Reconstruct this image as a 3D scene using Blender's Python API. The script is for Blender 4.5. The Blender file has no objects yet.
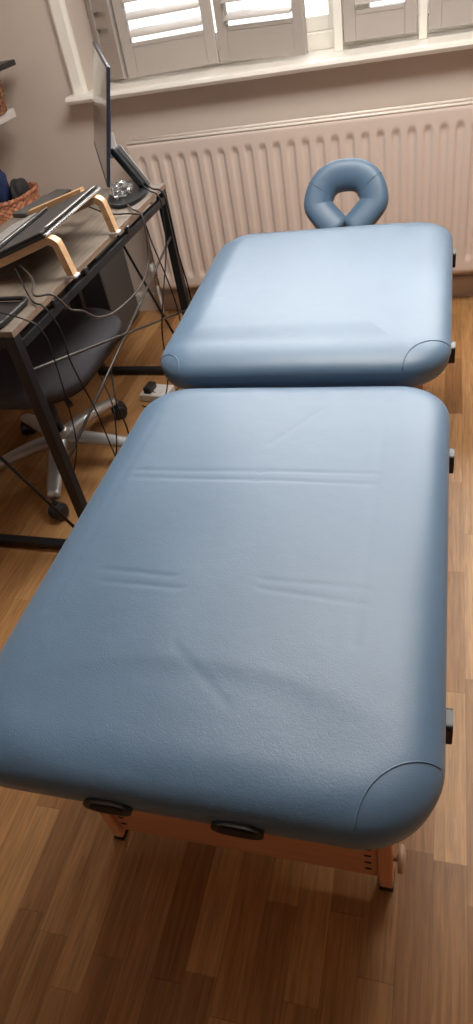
import bpy, bmesh, math, random
from mathutils import Vector, Matrix
random.seed(7)
C = bpy.context.scene.collection
PI = math.pi

# ------------------------------------------------------------------ materials
def new_mat(name):
    m = bpy.data.materials.new(name); m.use_nodes = True
    nt = m.node_tree; b = nt.nodes['Principled BSDF']
    return m, nt, b
def N(nt, t, **kw):
    n = nt.nodes.new(t)
    for k, v in kw.items(): setattr(n, k, v)
    return n
def plain(name, col, rough=.5, metal=0., noise=0., nscale=20, bump=0., bscale=200, spec=.5, coat=0.):
    m, nt, b = new_mat(name)
    b.inputs['Base Color'].default_value = (*col, 1); b.inputs['Roughness'].default_value = rough
    b.inputs['Metallic'].default_value = metal; b.inputs['Specular IOR Level'].default_value = spec
    b.inputs['Coat Weight'].default_value = coat
    tc = N(nt, 'ShaderNodeTexCoord')
    if noise > 0:
        nz = N(nt, 'ShaderNodeTexNoise'); nz.inputs['Scale'].default_value = nscale; nz.inputs['Detail'].default_value = 4
        nt.links.new(tc.outputs['Object'], nz.inputs['Vector'])
        mx = N(nt, 'ShaderNodeMix', data_type='RGBA')
        mx.inputs[6].default_value = (*[c*(1-noise) for c in col], 1); mx.inputs[7].default_value = (*[min(1, c*(1+noise)) for c in col], 1)
        nt.links.new(nz.outputs['Fac'], mx.inputs[0]); nt.links.new(mx.outputs[2], b.inputs['Base Color'])
    if bump > 0:
        nb = N(nt, 'ShaderNodeTexNoise'); nb.inputs['Scale'].default_value = bscale; nb.inputs['Detail'].default_value = 3
        nt.links.new(tc.outputs['Object'], nb.inputs['Vector'])
        bp = N(nt, 'ShaderNodeBump'); bp.inputs['Strength'].default_value = bump; bp.inputs['Distance'].default_value = .002
        nt.links.new(nb.outputs['Fac'], bp.inputs['Height']); nt.links.new(bp.outputs['Normal'], b.inputs['Normal'])
    return m

def floor_mat():
    m, nt, b = new_mat('laminate_oak'); L = nt.links.new
    tc = N(nt, 'ShaderNodeTexCoord'); sp = N(nt, 'ShaderNodeSeparateXYZ'); L(tc.outputs['Object'], sp.inputs[0])
    def mth(op, a, b_=None, c=None):
        n = N(nt, 'ShaderNodeMath', operation=op)
        for i, v in enumerate((a, b_, c)):
            if v is None: continue
            if isinstance(v, (int, float)): n.inputs[i].default_value = v
            else: L(v, n.inputs[i])
        return n.outputs[0]
    W = .061
    r = mth('DIVIDE', mth('ADD', sp.outputs[0], .0275), W); row = mth('FLOOR', r); fr = mth('FRACT', r)
    wn = N(nt, 'ShaderNodeTexWhiteNoise', noise_dimensions='1D'); L(row, wn.inputs['W'])
    ln = mth('ADD', mth('MULTIPLY', wn.outputs['Value'], .15), .36)
    q = mth('ADD', mth('DIVIDE', sp.outputs[1], ln), mth('MULTIPLY', wn.outputs['Value'], 37.3)); pc = mth('FLOOR', q); fq = mth('FRACT', q)
    cb = N(nt, 'ShaderNodeCombineXYZ'); L(row, cb.inputs[0]); L(pc, cb.inputs[1])
    w2 = N(nt, 'ShaderNodeTexWhiteNoise', noise_dimensions='3D'); L(cb.outputs[0], w2.inputs['Vector'])
    ramp = N(nt, 'ShaderNodeValToRGB'); L(w2.outputs['Value'], ramp.inputs[0])
    e = ramp.color_ramp.elements; e[0].position = 0; e[0].color = (.265, .122, .042, 1); e[1].position = 1; e[1].color = (.53, .295, .125, 1)
    k = e.new(.35); k.color = (.355, .175, .064, 1); k = e.new(.7); k.color = (.44, .230, .088, 1)
    # grain, stretched along the planks and shifted from plank to plank
    mp = N(nt, 'ShaderNodeMapping'); mp.inputs['Scale'].default_value = (130, 7, 1); L(tc.outputs['Object'], mp.inputs['Vector'])
    ad = N(nt, 'ShaderNodeVectorMath', operation='ADD'); sc = N(nt, 'ShaderNodeVectorMath', operation='SCALE'); sc.inputs['Scale'].default_value = 40
    L(w2.outputs['Color'], sc.inputs[0]); L(mp.outputs[0], ad.inputs[0]); L(sc.outputs[0], ad.inputs[1])
    gn = N(nt, 'ShaderNodeTexNoise'); gn.inputs['Scale'].default_value = 1; gn.inputs['Detail'].default_value = 5; gn.inputs['Roughness'].default_value = .6; gn.inputs['Distortion'].default_value = .6
    L(ad.outputs[0], gn.inputs['Vector'])
    gr = N(nt, 'ShaderNodeMapRange'); gr.inputs[1].default_value = .3; gr.inputs[2].default_value = .7; gr.inputs[3].default_value = .68; gr.inputs[4].default_value = 1.22
    L(gn.outputs['Fac'], gr.inputs[0])
    seam = mth('MULTIPLY', mth('GREATER_THAN', mth('MULTIPLY', fr, W), .0012), mth('GREATER_THAN', mth('MULTIPLY', fq, ln), .0018))
    sm = mth('ADD', mth('MULTIPLY', seam, .25), .75)
    vm = N(nt, 'ShaderNodeVectorMath', operation='SCALE'); L(ramp.outputs[0], vm.inputs[0]); L(mth('MULTIPLY', gr.outputs[0], sm), vm.inputs['Scale'])
    L(vm.outputs[0], b.inputs['Base Color']); b.inputs['Roughness'].default_value = .42; b.inputs['Specular IOR Level'].default_value = .4
    bp = N(nt, 'ShaderNodeBump'); bp.inputs['Strength'].default_value = .15; bp.inputs['Distance'].default_value = .001
    L(mth('ADD', mth('MULTIPLY', gn.outputs['Fac'], .4), seam), bp.inputs['Height']); L(bp.outputs[0], b.inputs['Normal'])
    return m

def wood(name, c1, c2, axis='Z', rough=.45):
    m, nt, b = new_mat(name); L = nt.links.new
    tc = N(nt, 'ShaderNodeTexCoord'); mp = N(nt, 'ShaderNodeMapping')
    s = {'X': (5, 90, 90), 'Y': (90, 5, 90), 'Z': (90, 90, 5)}[axis]; mp.inputs['Scale'].default_value = s
    nz = N(nt, 'ShaderNodeTexNoise'); nz.inputs['Scale'].default_value = 1; nz.inputs['Detail'].default_value = 5; nz.inputs['Distortion'].default_value = .5
    L(tc.outputs['Object'], mp.inputs[0]); L(mp.outputs[0], nz.inputs['Vector'])
    rp = N(nt, 'ShaderNodeValToRGB'); rp.color_ramp.elements[0].position = .3; rp.color_ramp.elements[1].position = .72
    rp.color_ramp.elements[0].color = (*c1, 1); rp.color_ramp.elements[1].color = (*c2, 1)
    L(nz.outputs['Fac'], rp.inputs[0]); L(rp.outputs[0], b.inputs['Base Color']); b.inputs['Roughness'].default_value = rough
    return m

def vinyl_mat():
    m, nt, b = new_mat('blue_vinyl'); L = nt.links.new
    tc = N(nt, 'ShaderNodeTexCoord')
    nz = N(nt, 'ShaderNodeTexNoise'); nz.inputs['Scale'].default_value = 5; nz.inputs['Detail'].default_value = 3; L(tc.outputs['Object'], nz.inputs['Vector'])
    rp = N(nt, 'ShaderNodeValToRGB'); rp.color_ramp.elements[0].position = .3; rp.color_ramp.elements[1].position = .7
    rp.color_ramp.elements[0].color = (.070, .140, .232, 1); rp.color_ramp.elements[1].color = (.078, .154, .250, 1)
    L(nz.outputs['Fac'], rp.inputs[0]); L(rp.outputs[0], b.inputs['Base Color'])
    b.inputs['Roughness'].default_value = .46; b.inputs['Specular IOR Level'].default_value = .75
    b.inputs['Sheen Weight'].default_value = .12; b.inputs['Sheen Roughness'].default_value = .5
    vo = N(nt, 'ShaderNodeTexVoronoi'); vo.inputs['Scale'].default_value = 420; L(tc.outputs['Object'], vo.inputs['Vector'])
    n2 = N(nt, 'ShaderNodeTexNoise'); n2.inputs['Scale'].default_value = 300; n2.inputs['Detail'].default_value = 4; L(tc.outputs['Object'], n2.inputs['Vector'])
    n3 = N(nt, 'ShaderNodeTexNoise'); n3.inputs['Scale'].default_value = 9; n3.inputs['Detail'].default_value = 4; L(tc.outputs['Object'], n3.inputs['Vector'])
    a = N(nt, 'ShaderNodeMath', operation='ADD'); L(vo.outputs['Distance'], a.inputs[0]); L(n2.outputs['Fac'], a.inputs[1])
    b1 = N(nt, 'ShaderNodeBump'); b1.inputs['Strength'].default_value = .18; b1.inputs['Distance'].default_value = .0008; L(a.outputs[0], b1.inputs['Height'])
    b2 = N(nt, 'ShaderNodeBump'); b2.inputs['Strength'].default_value = .25; b2.inputs['Distance'].default_value = .006; L(n3.outputs['Fac'], b2.inputs['Height'])
    L(b1.outputs[0], b2.inputs['Normal']); L(b2.outputs[0], b.inputs['Normal'])
    return m

def wicker_mat(name, c1, c2):
    m, nt, b = new_mat(name); L = nt.links.new
    tc = N(nt, 'ShaderNodeTexCoord')
    nz = N(nt, 'ShaderNodeTexNoise'); nz.inputs['Scale'].default_value = 60; nz.inputs['Detail'].default_value = 2; L(tc.outputs['Object'], nz.inputs['Vector'])
    rp = N(nt, 'ShaderNodeValToRGB'); rp.color_ramp.elements[0].position = .35; rp.color_ramp.elements[1].position = .65
    rp.color_ramp.elements[0].color = (*c1, 1); rp.color_ramp.elements[1].color = (*c2, 1)
    L(nz.outputs['Fac'], rp.inputs[0]); L(rp.outputs[0], b.inputs['Base Color']); b.inputs['Roughness'].default_value = .6
    return m

def glass_mat():
    m, nt, b = new_mat('window_glass'); nt.nodes.remove(b); L = nt.links.new
    out = nt.nodes['Material Output']; t = N(nt, 'ShaderNodeBsdfTransparent'); g = N(nt, 'ShaderNodeBsdfGlossy'); g.inputs['Roughness'].default_value = .02
    f = N(nt, 'ShaderNodeFresnel'); f.inputs['IOR'].default_value = 1.45; mx = N(nt, 'ShaderNodeMixShader')
    L(f.outputs[0], mx.inputs[0]); L(t.outputs[0], mx.inputs[1]); L(g.outputs[0], mx.inputs[2]); L(mx.outputs[0], out.inputs[0])
    return m

M = dict(
    floor=floor_mat(), vinyl=vinyl_mat(),
    wall=plain('taupe_wall_paint', (.66, .575, .51), .85, noise=.03, nscale=3, bump=.15, bscale=90, spec=.2),
    ceiling=plain('ceiling_paint', (.80, .78, .75), .9, bump=.1),
    gloss=plain('cream_gloss_paint', (.88, .85, .78), .35, noise=.02, nscale=8, bump=.03, bscale=40),
    shutter=plain('shutter_paint', (.45, .405, .37), .4, noise=.02),
    rad=plain('radiator_enamel', (.78, .67, .60), .38, noise=.02, nscale=6),
    skirt=plain('skirting_paint', (.62, .54, .48), .5, noise=.03),
    beech=wood('orange_beech', (.70, .31, .16), (.80, .40, .22), 'X'),
    beechz=wood('orange_beech_upright', (.70, .31, .16), (.80, .40, .22), 'Z'),
    blackp=plain('black_plastic', (.018, .018, .020), .38, noise=.1),
    rubber=plain('black_rubber', (.02, .018, .017), .7),
    tan=plain('tan_knob', (.55, .38, .25), .4, noise=.08),
    steel=plain('black_coated_steel', (.020, .021, .024), .42, metal=.3, noise=.12),
    rod=plain('grey_steel_rod', (.10, .09, .085), .4, metal=.5),
    desktop=wood('grey_oak_board', (.155, .128, .102), (.245, .20, .158), 'Y', .5),
    deskedge=wood('brown_oak_edge', (.24, .16, .11), (.34, .235, .165), 'Y', .5),
    ply=wood('bent_beech_ply', (.60, .36, .18), (.74, .48, .27), 'X', .4),
    darkfab=plain('charcoal_fabric', (.075, .072, .082), .95, noise=.15, nscale=60, bump=.5, bscale=500, spec=.2),
    alu=plain('silver_painted_base', (.52, .52, .52), .32, metal=.55, noise=.04),
    chrome=plain('chrome', (.75, .75, .76), .15, metal=1),
    laptop=plain('dark_grey_laptop', (.045, .043, .043), .45, noise=.08),
    laptopd=plain('black_laptop_edge', (.02, .02, .022), .4),
    silver=plain('silver_trim', (.62, .60, .58), .3, metal=.6),
    key=plain('grey_keycaps', (.27, .26, .25), .5),
    screen=plain('dark_glossy_screen', (.035, .032, .032), .12, coat=.3),
    bezel=plain('blue_black_bezel', (.025, .033, .055), .35),
    mblack=plain('monitor_stand_black', (.010, .013, .016), .3),
    white=plain('white_plastic', (.78, .77, .75), .4),
    shelfw=plain('white_shelf_board', (.74, .71, .68), .45),
    clear=plain('clear_plastic_wrap', (.75, .75, .75), .10, coat=.5),
    wick1=wicker_mat('orange_wicker', (.30, .10, .045), (.70, .32, .18)),
    wick2=wicker_mat('brown_wicker', (.13, .045, .025), (.42, .21, .10)),
    blue=plain('navy_cloth', (.02, .035, .12), .8), greyc=plain('pale_grey_cloth', (.50, .49, .48), .8),
    dark=plain('dark_cloth', (.04, .038, .04), .8),
    tower=plain('dark_grey_case', (.10, .098, .095), .5, noise=.1),
    cable=plain('black_cable', (.007, .0065, .0065), .6), cableg=plain('grey_brown_cable', (.07, .055, .048), .45),
    orange=wood('orange_pine', (.55, .20, .07), (.66, .28, .11), 'Y'),
    beige=plain('beige_paper', (.52, .46, .36), .7), glass=glass_mat(),
)

M['clear'].node_tree.nodes['Principled BSDF'].inputs['Transmission Weight'].default_value = .85
# ------------------------------------------------------------------ mesh helpers
def obj(name, bm, mat, parent=None, smooth=False, loc=None):
    me = bpy.data.meshes.new(name)
    bmesh.ops.recalc_face_normals(bm, faces=bm.faces)
    bm.to_mesh(me); bm.free()
    o = bpy.data.objects.new(name, me); C.objects.link(o)
    for x in (mat if isinstance(mat, (list, tuple)) else [mat]): me.materials.append(x)
    if smooth:
        for p in me.polygons: p.use_smooth = True
    if parent is not None:
        o.parent = parent; o.matrix_parent_inverse = Matrix.Identity(4)
        o.location = -Vector(parent['_w']) if '_w' in parent else (0, 0, 0)
    return o
W_OF = {}
def empty(name, loc, label, cat, group=None):
    o = bpy.data.objects.new(name, None); C.objects.link(o); o.location = loc; o.empty_display_size = .05
    o['label'] = label; o['category'] = cat
    if group: o['group'] = group
    W_OF[o.name] = Vector(loc)
    return o
def part(name, bm, mat, root, smooth=False, sub=None):
    """mesh given in world coordinates, parented to root (or to its part sub)"""
    if sub is None:
        o = obj(name, bm, mat, None, smooth); o.parent = root; o.location = -W_OF[root.name]
    else:
        o = obj(name, bm, mat, None, smooth); o.parent = sub; o.location = (0, 0, 0)
    return o
def tag(o, label, cat, group=None):
    o['label'] = label; o['category'] = cat
    if group: o['group'] = group
    return o
def struct(o): o['kind'] = 'structure'; return o

def xform(bm, mat, start=0):
    bm.verts.ensure_lookup_table()
    for v in bm.verts[start:]: v.co = mat @ v.co
def box(bm, x0, x1, y0, y1, z0, z1, bev=0., seg=2, mat=None):
    s = len(bm.verts)
    r = bmesh.ops.create_cube(bm, size=1)
    for v in r['verts']: v.co = Vector(((x0+x1)/2+v.co.x*(x1-x0), (y0+y1)/2+v.co.y*(y1-y0), (z0+z1)/2+v.co.z*(z1-z0)))
    if bev > 0:
        es = list({e for v in r['verts'] for e in v.link_edges})
        bmesh.ops.bevel(bm, geom=es, offset=bev, segments=seg, profile=.5, affect='EDGES')
    if mat is not None: xform(bm, mat, s)
    return bm
def B(*a, **k): bm = bmesh.new(); box(bm, *a, **k); return bm
def bar(bm, p, q, w, t, up=(0, 0, 1), bev=0.):
    """rectangular bar from p to q, w across, t along up"""
    p, q = Vector(p), Vector(q); d = q-p; L = d.length; d.normalize(); up = Vector(up)
    s = d.cross(up).normalized(); u = s.cross(d).normalized()
    m = Matrix(((s.x, d.x, u.x, (p.x+q.x)/2), (s.y, d.y, u.y, (p.y+q.y)/2), (s.z, d.z, u.z, (p.z+q.z)/2), (0, 0, 0, 1)))
    return box(bm, -w/2, w/2, -L/2, L/2, -t/2, t/2, bev=bev, mat=m)
def spline(pts, n=8):
    P = [Vector(p) for p in pts]; P = [2*P[0]-P[1]]+P+[2*P[-1]-P[-2]]; out = []
    for i in range(1, len(P)-2):
        a, b, c, d = P[i-1:i+3]
        for k in range(n):
            t = k/n; out.append(.5*((2*b)+(c-a)*t+(2*a-5*b+4*c-d)*t*t+(3*b-a-3*c+d)*t**3))
    out.append(P[-2]); return out
def tube(bm, pts, r, seg=8, closed=False):
    pts = [Vector(p) for p in pts]; n = len(pts); rings = []; prev = None
    for i, p in enumerate(pts):
        a = pts[(i-1) % n] if (closed or i > 0) else p; b = pts[(i+1) % n] if (closed or i < n-1) else p
        d = (b-a).normalized()
        if prev is None: u = d.orthogonal().normalized()
        else: u = (prev-d*prev.dot(d)).normalized()
        prev = u; w = d.cross(u); rr = r[i] if isinstance(r, (list, tuple)) else r
        rings.append([bm.verts.new(p+(u*math.cos(2*PI*k/seg)+w*math.sin(2*PI*k/seg))*rr) for k in range(seg)])
    for i in range(n if closed else n-1):
        A, Bq = rings[i], rings[(i+1) % n]
        for k in range(seg): bm.faces.new((A[k], A[(k+1) % seg], Bq[(k+1) % seg], Bq[k]))
    if not closed: bm.faces.new(rings[0]); bm.faces.new(rings[-1])
    return bm
def T(pts, r, seg=8, sm=0, closed=False):
    bm = bmesh.new(); tube(bm, spline(pts, sm) if sm else pts, r, seg, closed); return bm
def lathe(bm, prof, c, axis='Z', seg=32):
    """prof: list of (radius, height)"""
    c = Vector(c); rings = []
    for r, h in prof:
        ring = []
        for k in range(seg):
            a = 2*PI*k/seg; x, y = r*math.cos(a), r*math.sin(a)
            v = {'Z': (x, y, h), 'X': (h, x, y), 'Y': (x, h, y)}[axis]
            ring.append(bm.verts.new(c+Vector(v)))
        rings.append(ring)
    for A, Bq in zip(rings, rings[1:]):
        for k in range(seg): bm.faces.new((A[k], A[(k+1) % seg], Bq[(k+1) % seg], Bq[k]))
    bm.faces.new(rings[0]); bm.faces.new(rings[-1]); return bm
def prism(bm, outline, off, mat=None):
    """closed polygon outline (3D points) extruded by off"""
    off = Vector(off); s = len(bm.verts)
    a = [bm.verts.new(Vector(p)) for p in outline]; b = [bm.verts.new(Vector(p)+off) for p in outline]
    n = len(a); bm.faces.new(a); bm.faces.new(b[::-1])
    for i in range(n): bm.faces.new((a[i], a[(i+1) % n], b[(i+1) % n], b[i]))
    return bm
def rrect(x0, x1, y0, y1, r, n=6):
    out = []
    for cx, cy, a0 in ((x1-r, y0+r, -90), (x1-r, y1-r, 0), (x0+r, y1-r, 90), (x0+r, y0+r, 180)):
        for k in range(n+1): a = math.radians(a0+90*k/n); out.append((cx+r*math.cos(a), cy+r*math.sin(a)))
    return out

# ------------------------------------------------------------------ room
WY = 3.04                       # inner face of the window wall
XL, XR, YF, ZC = -2.02, 1.9, -3.2, 2.4
WX0, WX1, WZ0, WZ1 = -1.450, 1.02, .975, 2.12
struct(obj('floor', B(XL-.1, XR+.1, YF-.1, WY+.3, -.06, 0), M['floor']))
struct(obj('ceiling', B(XL-.1, XR+.1, YF-.1, WY+.3, ZC, ZC+.06), M['ceiling']))
struct(obj('wall_left', B(XL-.1, XL, YF-.1, WY, 0, ZC), M['wall']))
struct(obj('wall_right', B(XR, XR+.1, YF-.1, WY, 0, ZC), M['wall']))
struct(obj('wall_front', B(XL-.1, XR+.1, YF-.1, YF, 0, ZC), M['wall']))
bm = bmesh.new()
box(bm, XL-.1, WX0, WY, WY+.3, 0, ZC); box(bm, WX1, XR+.1, WY, WY+.3, 0, ZC)
box(bm, WX0, WX1, WY, WY+.3, 0, WZ0-.03); box(bm, WX0, WX1, WY, WY+.3, WZ1, ZC)
struct(obj('wall_back', bm, M['wall']))
# skirting with a rounded top
def skirting(name, p, q, nrm):
    bm = bmesh.new(); prof = [(0, 0), (.016, 0), (.016, .078), (.012, .088), (.004, .092), (0, .093)]
    p, q, nrm = Vector(p), Vector(q), Vector(nrm)
    prism(bm, [p+nrm*a+Vector((0, 0, b)) for a, b in prof], q-p); return struct(obj(name, bm, M['skirt']))
skirting('baseboard_back', (XL, WY, 0), (XR, WY, 0), (0, -1, 0))
skirting('baseboard_left', (XL, YF, 0), (XL, WY-.016, 0), (1, 0, 0))
skirting('baseboard_right', (XR, YF, 0), (XR, WY-.016, 0), (-1, 0, 0))

# window: sill, casing, frame, panes
bm = bmesh.new()
prof = [(WY+.29, WZ0-.03), (WY-.065, WZ0-.03), (WY-.076, WZ0-.026), (WY-.082, WZ0-.015), (WY-.078, WZ0-.004), (WY-.066, WZ0), (WY+.29, WZ0)]
# the board: wide nose in front of the wall, narrow tongue in the recess
prism(bm, [(WX0-.075, y, z) for y, z in [(WY-.001, WZ0-.03), (WY-.065, WZ0-.03), (WY-.076, WZ0-.026), (WY-.082, WZ0-.015), (WY-.078, WZ0-.004), (WY-.066, WZ0), (WY-.001, WZ0)]], (WX1-WX0+.15, 0, 0))
box(bm, WX0, WX1, WY-.001, WY+.30, WZ0-.03, WZ0)
struct(obj('trim_1', bm, M['gloss']))
bm = bmesh.new()
for x0, x1 in ((WX0-.065, WX0), (WX1, WX1+.065)):
    prism(bm, [(a, b, WZ0) for a, b in [(x0, WY), (x0, WY-.018), (x0+.012, WY-.026), (x1-.014, WY-.022), (x1-.004, WY-.014), (x1, WY-.012), (x1, WY)]], (0, 0, WZ1-WZ0+.065))
box(bm, WX0, WX1, WY-.022, WY, WZ1, WZ1+.065, .003)
struct(obj('trim_2', bm, M['gloss']))
FY0, FY1 = WY+.20, WY+.265
posts = [(WX0, WX0+.05), (-.415, -.345), (.30, .37), (WX1-.05, WX1)]
win = bpy.data.objects.new('window_1', None); C.objects.link(win); win['kind'] = 'structure'; W_OF['window_1'] = Vector((0, 0, 0))
bm = bmesh.new()
for a, b in posts: box(bm, a, b, FY0, FY1, WZ0+.06, WZ1-.05, .004)
box(bm, WX0, WX1, FY0-.02, FY1, WZ0, WZ0+.06, .004); box(bm, WX0, WX1, FY0, FY1, WZ1-.05, WZ1, .004)
fr = part('window_frame', bm, M['gloss'], win)
for (a, b), (c, d) in zip(posts, posts[1:]):
    bm = bmesh.new(); x0, x1 = b, c; z0, z1 = WZ0+.06, WZ1-.05
    for q in ((x0, x0+.045, z0, z1), (x1-.045, x1, z0, z1), (x0+.045, x1-.045, z0, z0+.05), (x0+.045, x1-.045, z1-.05, z1)):
        box(bm, q[0], q[1], FY0+.005, FY0+.05, q[2], q[3], .004)
    part('window_sash', bm, M['gloss'], win)
    part('window_pane', B(x0+.045, x1-.045, FY0+.022, FY0+.028, z0+.05, z1-.05), M['glass'], win)

# plantation shutters: panels of stiles, rails and louvres, standing in the recess
def shutter(a, b, label, tilt, z0=.992, z1=2.09, rb=.118):
    a, b = Vector((*a, 0)), Vector((*b, 0)); L = (b-a).length; d = (b-a).normalized(); n = Vector((-d.y, d.x, 0))
    m = Matrix(((d.x, n.x, 0, a.x), (d.y, n.y, 0, a.y), (0, 0, 1, 0), (0, 0, 0, 1)))
    root = empty('window_shutter', ((a+b)/2).to_tuple()[:2]+(z0,), label, 'shutter', 'window shutters')
    th = .014; st = .044
    bm = bmesh.new()
    for x0 in (0, L-st): box(bm, x0, x0+st, -th, th, z0, z1, .003, mat=m)
    part('stile', bm, M['shutter'], root)
    bm = bmesh.new(); box(bm, st, L-st, -th+.002, th-.002, z0, z0+rb, .002, mat=m)
    box(bm, st+.002, L-st-.002, -th, -th+.004, z0+rb-.014, z0+rb, .001, mat=m)
    part('bottom_rail', bm, M['shutter'], root)
    part('top_rail', B(st, L-st, -th+.002, th-.002, z1-.10, z1, .002, mat=m), M['shutter'], root)
    z = z0+rb+.03; pitch = .0565
    while z < z1-.125:
        bm = bmesh.new(); pr = []
        for k in range(14):
            t = 2*PI*k/14; u, v = .0315*math.cos(t), .0048*math.sin(t)
            pr.append(m @ Vector((st+.001, u*math.cos(tilt)-v*math.sin(tilt), z+u*math.sin(tilt)+v*math.cos(tilt))))
        prism(bm, pr, (m.to_3x3() @ Vector((L-2*st-.002, 0, 0))))
        part('louvre', bm, M['shutter'], root, smooth=False)
        z += pitch
    return root
shutter((-1.440, 3.225), (-1.290, 3.100), 'narrow cream shutter panel folded into the left end of the window recess', math.radians(70))
shutter((-1.278, 3.095), (-.898, 3.150), 'cream louvred shutter panel just right of the monitor, beside the folded narrow panel', math.radians(22))
shutter((-.885, 3.156), (-.520, 3.045), 'cream louvred shutter panel swung open beside the bare strip of window glass', math.radians(22))
shutter((-.385, 3.125), (-.118, 3.115), 'cream shutter panel right of the bare strip of window glass', math.radians(22), z0=1.0, rb=.095)
shutter((-.075, 3.115), (.40, 3.115), 'cream shutter panel in the top right corner, its slats out of view', math.radians(22), z0=1.0, rb=.095)
bm = bmesh.new()
box(bm, -.425, -.392, 3.115, 3.16, WZ0, WZ1-.001, .003); box(bm, -.112, -.082, 3.115, 3.16, WZ0, WZ1-.001, .003)
struct(obj('trim_3', bm, M['gloss']))

# ------------------------------------------------------------------ radiator
RX0, RX1, RZ0, RZ1 = -1.285, .42, .150, .785
rad = empty('radiator', (-.43, 2.95, 0), 'long white ribbed panel radiator on the wall under the window', 'radiator')
def ribbed(y, sgn):
    bm = bmesh.new(); pitch = .0585; nx = int((RX1-RX0)/pitch)*12; nz = 64; g = []
    for j in range(nz+1):
        z = RZ0+(RZ1-RZ0)*j/nz; row = []
        for i in range(nx+1):
            x = RX0+(RX1-RX0)*i/nx
            ph = ((x-RX0-.02)/pitch) % 1.0; u = abs(ph-.5)*2          # 0 mid groove, 1 mid ridge
            top = RZ1-.050-.016*u*u; bot = RZ0+.045+.016*u*u
            mk = max(0, min(1, (top-z)/.030))*max(0, min(1, (z-bot)/.030)); mk = mk*mk*(3-2*mk)
            if x < RX0+.03 or x > RX1-.03: mk = 0
            g_ = max(0, min(1, (.62-u)/.30)); g_ = g_*g_*(3-2*g_)
            edge = min(j, nz-j); ro = .006 if edge == 0 else 0
            row.append(bm.verts.new((x, y+.0095*g_*mk+ro, z)))
        g.append(row)
    for j in range(nz):
        for i in range(nx): bm.faces.new((g[j][i], g[j][i+1], g[j+1][i+1], g[j+1][i]))
    return bm
part('front_panel', ribbed(2.925, 1), M['rad'], rad, smooth=True)
part('back_panel', B(RX0, RX1, 2.990, 2.996, RZ0, RZ1, .002), M['rad'], rad)
bm = bmesh.new()
tube(bm, [(RX0, 2.930, RZ1-.001), (RX1, 2.930, RZ1-.001)], .0055, 10); tube(bm, [(RX0, 2.993, RZ1-.001), (RX1, 2.993, RZ1-.001)], .005, 10)
part('top_rim', bm, M['gloss'], rad, smooth=True)
bm = bmesh.new(); box(bm, RX0+.004, RX1-.004, 2.934, 2.989, RZ1-.020, RZ1-.017)
x = RX0+.02
while x < RX1-.02: box(bm, x, x+.006, 2.937, 2.987, RZ1-.018, RZ1-.010); x += .014
part('top_grille', bm, M['rad'], rad)
for x0 in (RX0-.001, RX1-.001): part('side_cover', B(x0, x0+.002, 2.930, 2.992, RZ0+.01, RZ1-.004, .0008), M['rad'], rad)
for x in (-1.1, .1): part('bracket', B(x, x+.03, 2.9965, WY-.0005, .3, .7, .002), M['rad'], rad)
v = part('valve', T([(-1.286, 2.96, .20), (-1.308, 2.96, .20), (-1.315, 2.96, .19), (-1.315, 2.96, .16)], .009, 10, 4), M['chrome'], rad, True)
bm = bmesh.new(); lathe(bm, [(.010, 0), (.017, .002), (.018, .02), (.015, .045), (.010, .05)], (-1.315, 2.96, .215), seg=20); part('valve_cap', bm, M['white'], rad, True, sub=v)
part('pipe', T([(-1.315, 2.96, .17), (-1.315, 2.96, .0)], .0075, 10), M['white'], rad, True)

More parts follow.
